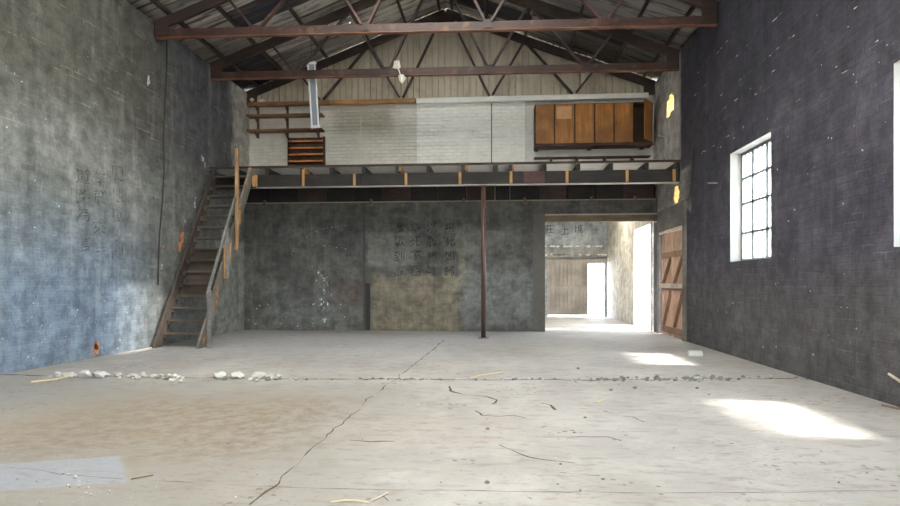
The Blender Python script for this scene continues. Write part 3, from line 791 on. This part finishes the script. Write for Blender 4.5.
bm = B(); abox(bm, xa-.022, xa-.001, YU-.15, YU-.003, DECK1+.003, zt, .003); build('side', bm, M['cab_dark'], rk)
# hanging cupboard
CY = 14.38
cz0, cz1 = on_y(590, 143.5, CY).z, on_y(590, 103.0, CY).z
cu_ = [535.2, 554.6, 574.8, 594.6, 614.2, 633.6, 652.6]
cx = [on_y(u, 120, CY).x for u in cu_]
cb = thing('wall_cupboard', 'long orange-brown wooden cupboard with six doors hung high on the loft wall', 'cupboard', ((cx[0]+cx[-1])/2, YU, cz0))
bm = B()
abox(bm, cx[0], cx[-1], CY+.02, YU-.003, cz1-.025, cz1); abox(bm, cx[0], cx[-1], CY+.02, YU-.003, cz0, cz0+.025)
for x in cx: abox(bm, x-.012, x+.012, CY+.02, YU-.003, cz0+.025, cz1-.025)
abox(bm, cx[0], cx[-1], YU-.02, YU-.004, cz0+.025, cz1-.025)
build('carcass', bm, M['cab_dark'], cb)
bm = B(); abox(bm, cx[0]-.02, cx[-1]+.02, CY-.03, YU-.003, cz0-.055, cz0-.002, .006); build('plinth', bm, M['cab_dark'], cb)
for u in (537, 591, 645):
    x = on_y(u, 146, CY).x; bm = B(); abox(bm, x-.05, x+.05, CY+.0, YU-.003, cz0-.09, cz0-.056, .004); build('bearer', bm, M['cab_dark'], cb)
for i in range(6):
    a, b = cx[i]+.016, cx[i+1]-.016
    bm = B(); nb = 4; wd = (b-a)/nb
    for k in range(nb): abox(bm, a+k*wd, a+(k+1)*wd-.002, CY-.005, CY+.018, cz0+.02, cz1-.015, .003)
    if i == 5:   # last door ajar, hinged at the right end
        piv = Vector((b, CY+.006, 0)); R = Matrix.Rotation(math.radians(52), 4, 'Z')
        for v in bm.verts: v.co = piv + R @ (v.co-piv)
    d = build('door', bm, M['cab'], cb)
    if i == 5: d['label'] = 'cupboard door standing ajar'
    else:
        bm = B(); bmesh.ops.create_icosphere(bm, subdivisions=1, radius=.014); bmesh.ops.translate(bm, verts=bm.verts, vec=(a+.04, CY-.018, (cz0+cz1)/2)); build('knob', bm, M['cab_dark'], d)
    if i == 1:
        bm = B(); abox(bm, on_y(556.5, 110, CY).x, on_y(571.5, 110, CY).x, CY-.009, CY-.0055, on_y(560, 119, CY).z, on_y(560, 106.5, CY).z); q = build('paper_notice', bm, M['cab_pale'], d); q['label'] = 'pale rectangle near the top of the door'
# bench below it
bn = thing('low_bench', 'low dark bench on the loft floor below the hanging cupboard', 'bench', (2.3, 14.2, DECK1))
bx0, bx1 = on_y(534, 158, 14.2).x, on_y(650, 158, 14.2).x
bz = on_y(590, 156.2, 14.12).z
bm = B(); abox(bm, bx0, bx1, 14.12, 14.32, bz-.026, bz, .004); build('seat', bm, M['cab_dark'], bn)
for u in (551, 577, 604.5, 632):
    x = on_y(u, 160, 14.2).x; bm = B(); abox(bm, x-.025, x+.025, 14.1, 14.31, DECK1+.003, bz-.027); build('leg', bm, M['cab_dark'], bn)
# conduit up the white wall
bm = B(); x = on_y(491.5, 130, YU-.012).x; tube(bm, [(x, YU-.012, DECK1+.005), (x, YU-.012, 5.59)], .011, 8)
tag(build('wall_conduit', bm, M['timber_brown'], None, (x, YU-.012, DECK1)), 'thin dark conduit running up the white loft wall left of the cupboard', 'conduit')
bm = B(); x = on_y(361, 130, YU-.01).x; tube(bm, [(x, YU-.01, DECK1+.005), (x, YU-.01, on_y(361, 116, YU).z), (on_y(375, 116, YU-.01).x, YU-.01, on_y(361, 116, YU).z)], .006, 6)
tag(build('wall_conduit', bm, M['white_paint'], None, (x, YU-.01, DECK1)), 'white painted conduit on the loft wall right of the slatted rack', 'conduit')
# fluorescent fitting hanging on end behind the loft truss
fy = 12.86
pa, pb_ = on_y(311.6, 63, fy), on_y(315.6, 126.5, fy)
fl = thing('fluorescent_light', 'white fluorescent batten hanging on end from the roof truss over the loft', 'light fitting', pa)
ax = (pb_-pa).normalized(); side = Vector((ax.z, 0, -ax.x)).normalized()
bm = B(); bar(bm, pa, pb_, .03, .17, up=side); build('channel', bm, M['tube_in'], fl)
for s in (-1, 1):
    bm = B(); o = side*(s*.075)+Vector((0, -.028, 0)); tube(bm, [pa+o+ax*.05, pb_+o-ax*.02], .019, 10); build('tube', bm, M['tube'], fl, smooth=True)
for p in (pa, pb_):
    bm = B(); bar(bm, p-ax*.02, p+ax*.03, .06, .20, up=side); build('end_cap', bm, M['tube'], fl)
bm = B(); tube(bm, [pa, Vector((pa.x-.02, fy, roof_z(pa.x)-.05))], .006, 6); build('cord', bm, M['cable'], fl)
# white scrap on truss
bm = B()
for (u0, v0, pts) in ((397, 66, ((-3, -5), (2, -6), (4, 1), (1, 3), (-4, 2))), (402, 78, ((-4, -3), (1, -4), (4, 0), (0, 6), (-3, 2)))):
    c = on_y(u0, v0, 12.66); vs = []
    for k, (a, b) in enumerate(pts): vs.append(bm.verts.new(on_y(u0+a, v0+b, 12.66 - .02*(k % 2))))
    m = bm.verts.new(c + Vector((0, -.04, 0)))
    for k in range(5): bm.faces.new((vs[k], vs[(k+1) % 5], m))
p = on_y(397, 64, 12.662); q = on_y(402, 80, 12.662)
tube(bm, [p, q], .012, 6)
ret = bmesh.ops.extrude_face_region(bm, geom=[f for f in bm.faces if len(f.verts) == 3])
bmesh.ops.translate(bm, verts=[g for g in ret['geom'] if isinstance(g, bmesh.types.BMVert)], vec=(0, .012, 0))
tag(build('plastic_scrap', bm, M['scrap'], None, p), 'torn white scrap caught on the middle of the loft truss chord', 'scrap')
# bracket on the right loft wall
p = on_x(663, 138, XR-.02)
br = thing('wall_bracket', 'small pale metal bracket on the right loft wall below the little opening', 'bracket', p)
bm = B(); abox(bm, XR-.014, XR-.001, p.y-.06, p.y+.06, p.z-.1, p.z+.1, .003); build('plate', bm, M['flange'], br)
bm = B(); tube(bm, [(XR-.01, p.y, p.z+.03), (XR-.13, p.y, p.z+.05), (XR-.15, p.y-.12, p.z+.05)], .014, 8); build('arm', bm, M['flange'], br)
# conduit with a bend on the right wall
bm = B(); tube(bm, [on_x(u, v, XR-.012) for u, v in ((693.5, 148), (692.5, 172), (691.5, 193), (688.5, 199.5), (681.5, 201.5))], .013, 8)
tag(build('wall_conduit', bm, M['cable'], None, on_x(691.5, 195, XR-.012)), 'bent dark conduit on the black right wall above the barn door', 'conduit')
bm = B(); p = on_x(717, 183, XR-.01); tube(bm, [(XR-.002, p.y, p.z), (XR-.16, p.y, p.z)], .014, 8)
tag(build('wall_peg', bm, M['flange'], None, p), 'short pale peg sticking out of the right wall left of the window', 'peg')
# ------------------------------------------------------------------ barn doors in the right wall under the loft
ya, yb = D1[0], D1[1]; ym = (ya+yb)/2
for n, (a, b) in enumerate(((ya+.05, ym-.006), (ym+.006, yb-.05))):
    d = thing('door_%d' % (n+1), ('salmon boarded barn door leaf nearer the camera, under the loft', 'salmon boarded barn door leaf farther from the camera, beside the annex opening')[n], 'door', (XR+.06, (a+b)/2, .02))
    d['kind'] = 'structure'
    bm = B(); nb = 6; w = (b-a)/nb
    for k in range(nb): abox(bm, XR+.05, XR+.085, a+k*w, a+(k+1)*w-.003, .003, 2.268, .004)
    build('board_panel', bm, M['barn'], d)
    for z0, z1 in ((.06, .2), (1.0, 1.14), (1.72, 1.84)):
        bm = B(); abox(bm, XR+.012, XR+.05, a, b, z0, z1, .004); build('rail', bm, M['barn_dark'], d)
    for y0 in (a, b-.09):
        bm = B(); abox(bm, XR+.014, XR+.05, y0, y0+.09, .006, 2.26, .004); build('stile', bm, M['barn'], d)
    for za, zb in ((.22, .98), (1.16, 1.72)):
        bm = B(); bar(bm, (XR+.03, a+.12, zb), (XR+.03, b-.12, za), .034, .09, up=(1, 0, 0)); build('brace', bm, M['barn_dark'], d)
bm = B(); abox(bm, XR-.045, XR-.002, ya-.02, yb+.0, 1.05, 1.15, .006)
tag(build('door_bar', bm, M['bar_pale'], None, (XR-.02, ym, 1.05)), 'pale wooden bar laid across the barn doors at waist height', 'door bar')
bm = B(); abox(bm, XR-.05, XR+.04, ya+.0, yb+.0, 2.27, 2.32, .006); struct('trim_11', bm, M['bar_pale'])
bm = B(); abox(bm, XR-.04, XR-.001, ya-.14, yb+.14, 2.325, 2.80, .006); struct('trim_12', bm, M['frame_grey'])
bm = B(); abox(bm, XR-.05, XR-.001, ya-.15, ya-.002, 0, 2.322, .006); struct('trim_13', bm, M['frame_grey'])
bm = B(); abox(bm, XR-.05, XR-.001, yb+.002, yb+.15, 0, 2.322, .006); struct('trim_14', bm, M['frame_grey'])
# ------------------------------------------------------------------ floor: joints, cracks, rubble
def crack(pts, w, jitter=.0, name='crack', mat='crack', n=10, kill=.0):
    """dirt-filled crack as a narrow ragged ribbon lying on the slab"""
    bm = B(); L = []
    P = [on_floor(*p) for p in pts]
    for a, b in zip(P, P[1:]):
        k = max(2, int((b-a).length/.06))
        for i in range(k): L.append(a.lerp(b, i/k))
    L.append(P[-1]); prev = None
    for i, p in enumerate(L):
        d = (L[min(i+1, len(L)-1)]-L[max(i-1, 0)]).normalized(); s = Vector((-d.y, d.x, 0))
        p = p + s*(mnoise.noise(p*2.3)*jitter + mnoise.noise(p*9.0)*jitter*.5)
        ww = w*max(.12, .55 + .9*mnoise.noise(p*5.1+Vector((3, 1, 9)))) 
        q = (bm.verts.new((p.x+s.x*ww, p.y+s.y*ww, .0015)), bm.verts.new((p.x-s.x*ww, p.y-s.y*ww, .0015)))
        if prev and mnoise.noise(p*3.7+Vector((8, 2, 4))) > -1+kill*1.4: bm.faces.new((prev[0], q[0], q[1], prev[1]))
        prev = q
    return build(name, bm, M[mat], floor)
crack([(2, 375), (120, 376.5), (270, 379), (440, 379.5), (600, 380), (700, 379), (815, 378.5)], .032, .06, 'floor_joint', 'crack_dark', kill=.2)
crack([(444, 340), (430, 352), (402, 374)], .016, .02, 'floor_joint', kill=.3)
crack([(402, 374), (376, 394), (345, 420), (308, 453), (272, 487), (250, 505)], .009, .045, 'floor_joint', 'crack_dark', kill=.42)
crack([(272, 487), (360, 489), (450, 491), (560, 492.5), (680, 493), (898, 491)], .007, .02, 'floor_joint')
crack([(0, 466), (60, 474), (125, 479), (200, 483), (272, 487)], .005, .03, 'floor_joint', kill=.5)
for pts, w in ((((449, 386), (450, 391), (462, 394.5), (485, 396), (497, 400), (493, 404)), .012), (((477, 411), (484, 415), (500, 416.5), (514, 416), (525, 418.5)), .012),
               (((541, 403), (551, 405), (557, 410)), .012), (((605, 411), (623, 415), (634, 417), (643, 422)), .010), (((499, 445), (512, 450), (528, 457), (553, 461), (575, 463)), .006),
               (((543, 437), (590, 437), (608, 437), (621, 441)), .006), (((350, 440), (370, 442), (395, 441)), .010), (((560, 472), (600, 476)), .004)):
    crack(pts, w*1.5, .035, mat='crack_dark')
stones = []
def mesh_stone(seed):
    bm = B(); bmesh.ops.create_icosphere(bm, subdivisions=2, radius=1)
    for v in bm.verts:
        k = 1 + 0.5*mnoise.noise(v.co*1.6 + Vector((seed*2.3, seed, 5)))
        v.co *= k; v.co.z *= .68
    lo = min(v.co.z for v in bm.verts)
    for v in bm.verts: v.co.z = max((v.co.z-lo)-.18, 0)
    me = bpy.data.meshes.new('stone'); bm.to_mesh(me); bm.free(); return me
SM = [mesh_stone(i) for i in range(6)]; SM2 = [m.copy() for m in SM]
for m in SM: m.materials.append(M['stone'])
for m in SM2: m.materials.append(M['stone_dark'])
nst = 0
def stone(u, v, r, dark, label, group, name='rubble_stone', cat='stone'):
    global nst
    p = on_floor(u, v)
    for tr in range(14):
        if all((p.x-a)**2+(p.y-b)**2 > (1.05*(r+c))**2 for a, b, c in stones): break
        p = on_floor(u+random.uniform(-1, 1)*(2+tr), v) + Vector((0, random.uniform(-.05, .05)*(1+tr*.2), 0))
    else: return
    nst += 1; stones.append((p.x, p.y, r*1.1))
    o = bpy.data.objects.new(name, (SM2 if dark else SM)[nst % 6]); C.objects.link(o)
    o.location = (p.x, p.y, 0); o.rotation_euler = (0, 0, random.uniform(0, 6.28)); o.scale = (r*random.uniform(.85, 1.3), r, r*random.uniform(.75, 1.1))
    return tag(o, label, cat, group)
GL = 'pale stones in the rubble line, left half'; GR = 'grey stones in the rubble line, right half'
for u, r, lab in ((71, .065, 'pale stone at the left end of the rubble line, beside the straw'), (85, .07, 'pale stone second in the rubble line from the straw'), (99, .08, 'large pale stone third in the rubble line from the straw'),
                  (220.5, .085, 'large white stone, left one of two near the middle of the rubble line'), (233, .085, 'large white stone, right one of two near the middle of the rubble line'),
                  (258.5, .075, 'white stone at the right end of the pale rubble')):
    stone(u, 377.5+u*.004, r, False, lab, GL)
for k in range(64):
    c, s = random.choice(((62, 14), (105, 14), (132, 10), (170, 10), (172, 9), (225, 12), (262, 9), (265, 8)))
    u = random.gauss(c, s*.7); stone(u, 376.2+u*.009+random.gauss(0, .9), random.choice((.015, .02, .025, .03, .04)), k % 5 == 0, 'small stone in the pale rubble line left of the long floor crack', GL)
for k in range(60):
    u = random.uniform(280, 560); stone(u, 379.4+random.gauss(0, .5), random.choice((.008, .011, .014, .018)), k % 3 != 0, 'pebble in the thin middle stretch of the rubble line', 'pebbles in the middle of the rubble line')
for k in range(100):
    u = random.gauss(*random.choice(((590, 12), (622, 8), (655, 14), (690, 20), (705, 14), (740, 25), (800, 14)))); stone(min(u, 822), 379.8-.006*(u-600)+random.gauss(0, 1.0), random.choice((.010, .013, .017, .022, .028)), k % 3 != 0, 'small grey stone in the rubble line towards the right wall', GR)
for u, v, r, dk, lab in ((172, 381.8, .05, False, 'lone white stone lying just in front of the rubble line at left'), (181, 382, .03, False, 'tiny white stone right of the lone white stone'),
                     (611, 390.5, .03, True, 'dark stone in front of the rubble line, left of another dark one'), (635, 388.5, .035, True, 'dark stone in front of the rubble line, right of another dark one'),
                     (578, 369, .03, True, 'dark stone behind the rubble line near the sunlit floor'), (697, 388.5, .025, True, 'lone dark stone near the bright sun patch'), (75, 478, .016, False, 'white chip on the blue-grey floor patch'),
                     (487.5, 429.5, .022, True, 'dark brown clod on the near floor right of the long crack'), (585, 418, .018, True, 'small dark clod on the near floor between two curved cracks'), (574, 433, .016, True, 'small dark clod behind the low curved crack'),
                     (603, 479.5, .014, True, 'dark clod near the front floor joint'), (709, 395, .016, True, 'small clod left of the bright sun patch'), (487, 483, .022, True, 'brown clod just behind the front floor joint')):
    stone(u, v, r*(.7 if u > 300 else .85), dk, lab, 'loose stones on the floor', 'loose_stone')
for k in range(48):
    u, v = random.uniform(20, 880), random.uniform(384, 500); 
    stone(u, v, random.choice((.004, .005, .007, .009)), random.random() < .5, 'tiny chip scattered on the near concrete floor', 'chips scattered on the near floor', 'floor_chip', 'chip')
for k in range(26):
    u, v = random.gauss(75, 30), random.gauss(488, 8); 
    if v < 503 and u > 2: stone(u, v, random.choice((.004, .006, .008)), False, 'white crumb on the floor beside the blue-grey patch', 'white crumbs by the floor patch', 'floor_chip', 'chip')
# white block
p = on_floor(695, 356)
bm = B(); abox(bm, p.x-.11, p.x+.11, p.y-.06, p.y+.06, 0, .085, .012)
for v in bm.verts: v.co += Vector((mnoise.noise(v.co*9), mnoise.noise(v.co*9+Vector((5, 5, 5))), 0))*.02
tag(build('broken_brick', bm, M['white_paint'], None, (p.x, p.y, 0)), 'white broken brick lying alone on the floor near the barn doors', 'brick')
def stick(name, pts, r, mat, label, cat, z=None):
    bm = B(); P = [on_floor(u, v, zz) for u, v, zz in pts]; tube(bm, P, r, 6)
    tag(build(name, bm, M[mat], None, P[0]), label, cat)
stick('straw_stalk', [(31, 382.2, .012), (45, 380.6, .012), (58, 379, .012), (72, 376, .05)], .012, 'straw', 'pale straw stalk lying against the left end of the rubble line', 'straw')
stick('pale_stick', [(470, 378, .012), (480, 375.5, .02), (503, 372, .012)], .009, 'straw', 'thin pale stick crossing the middle of the rubble line', 'stick')
stick('straw_stalk', [(331, 502, .004), (345, 500, .012), (357, 500.5, .012), (369, 502.5, .004)], .004, 'straw', 'bent straw stalk on the near floor, left of two', 'straw')
stick('straw_stalk', [(371.5, 501, .003), (380, 496.5, .01), (388, 492.5, .004)], .0035, 'bar_pale', 'white straw stalk on the near floor, right of the bent one', 'straw')
stick('straw_stalk', [(382, 495, .004), (388, 500, .004)], .003, 'twig', 'short brown straw crossing the white stalk', 'straw')
stick('straw_stalk', [(597, 402.5, .006), (604, 400, .008)], .008, 'straw', 'short yellow straw on the floor behind the curved crack', 'straw')
p, q = on_x(889, 374, XR-.02), on_x(904, 384, XR-.12)
q2 = q + (q-p).normalized()*.25
k = q.z/(p.z-q.z) if p.z > q.z else .5
q = q + (q-p)*k; q = Vector((min(q.x, XR-.1), q.y, .012))
bm = B(); tube(bm, [p, q], .013, 7); tag(build('pale_stick', bm, M['bar_pale'], None, q), 'pale stick leaning on the foot of the right wall at the edge of view', 'stick')
stick('dark_stick', [(882, 405, .012), (900, 408.5, .012), (915, 411.5, .012)], .012, 'twig', 'dark stick lying on the floor along the right wall', 'stick')
stick('brown_twig', [(131, 479, .004), (142, 477, .007), (153, 475, .004)], .004, 'litter', 'reddish twig beside the corner of the blue-grey floor patch', 'twig')

# ------------------------------------------------------------------ light
W = bpy.data.worlds.new('sky'); S.world = W; W.use_nodes = True
n = W.node_tree.nodes; n.clear(); l = W.node_tree.links
wo = n.new('ShaderNodeOutputWorld'); bg = n.new('ShaderNodeBackground'); l.new(bg.outputs[0], wo.inputs[0])
tc = n.new('ShaderNodeTexCoord'); sp = n.new('ShaderNodeSeparateXYZ'); l.new(tc.outputs['Generated'], sp.inputs[0])
rp = n.new('ShaderNodeValToRGB'); l.new(sp.outputs[2], rp.inputs[0])
rp.color_ramp.elements[0].position = 0; rp.color_ramp.elements[0].color = (.93, .96, 1, 1)
rp.color_ramp.elements[1].position = .7; rp.color_ramp.elements[1].color = (.66, .82, 1, 1)
l.new(rp.outputs[0], bg.inputs[0]); bg.inputs[1].default_value = 6.0
sd = bpy.data.lights.new('sun', 'SUN'); so = bpy.data.objects.new('sun', sd); C.objects.link(so)
sd.energy = 14.0; sd.angle = math.radians(5.5); sd.color = (1, .93, .82)
so.rotation_euler = Vector((-.60, .06, -1.0)).to_track_quat('-Z', 'Y').to_euler(); so.location = (12, 5, 20)
def portal(loc, rot, sx, sy):
    d = bpy.data.lights.new('daylight_portal', 'AREA'); d.shape = 'RECTANGLE'; d.size = sx; d.size_y = sy
    d.cycles.is_portal = True
    o = bpy.data.objects.new('daylight_portal', d); C.objects.link(o); o.location = loc; o.rotation_euler = rot
for a, b in WIN: portal((XR+TW+.02, (a+b)/2, (WZ0+WZ1)/2), Vector((-1, 0, 0)).to_track_quat('-Z', 'Y').to_euler(), b-a, WZ1-WZ0)
portal(((FD[0]+FD[1])/2, YF-TW-.02, FD[3]/2), Vector((0, 1, 0)).to_track_quat('-Z', 'Y').to_euler(), FD[1]-FD[0], FD[3])
portal((XR+TW+.02, (D_SIDE[0]+D_SIDE[1])/2, D_SIDE[3]/2), Vector((-1, 0, 0)).to_track_quat('-Z', 'Y').to_euler(), D_SIDE[1]-D_SIDE[0], D_SIDE[3])
vs = S.view_settings; vs.view_transform = 'Standard'; vs.look = 'None'; vs.gamma = 1; vs.use_curve_mapping = False
vs.exposure = 1.5
S.cycles.max_bounces = 12; S.cycles.diffuse_bounces = 6; S.cycles.transparent_max_bounces = 12
S.cycles.use_denoising = True; S.cycles.sample_clamp_indirect = 8
for o in bpy.data.objects:
    if '_w' in o: del o['_w']
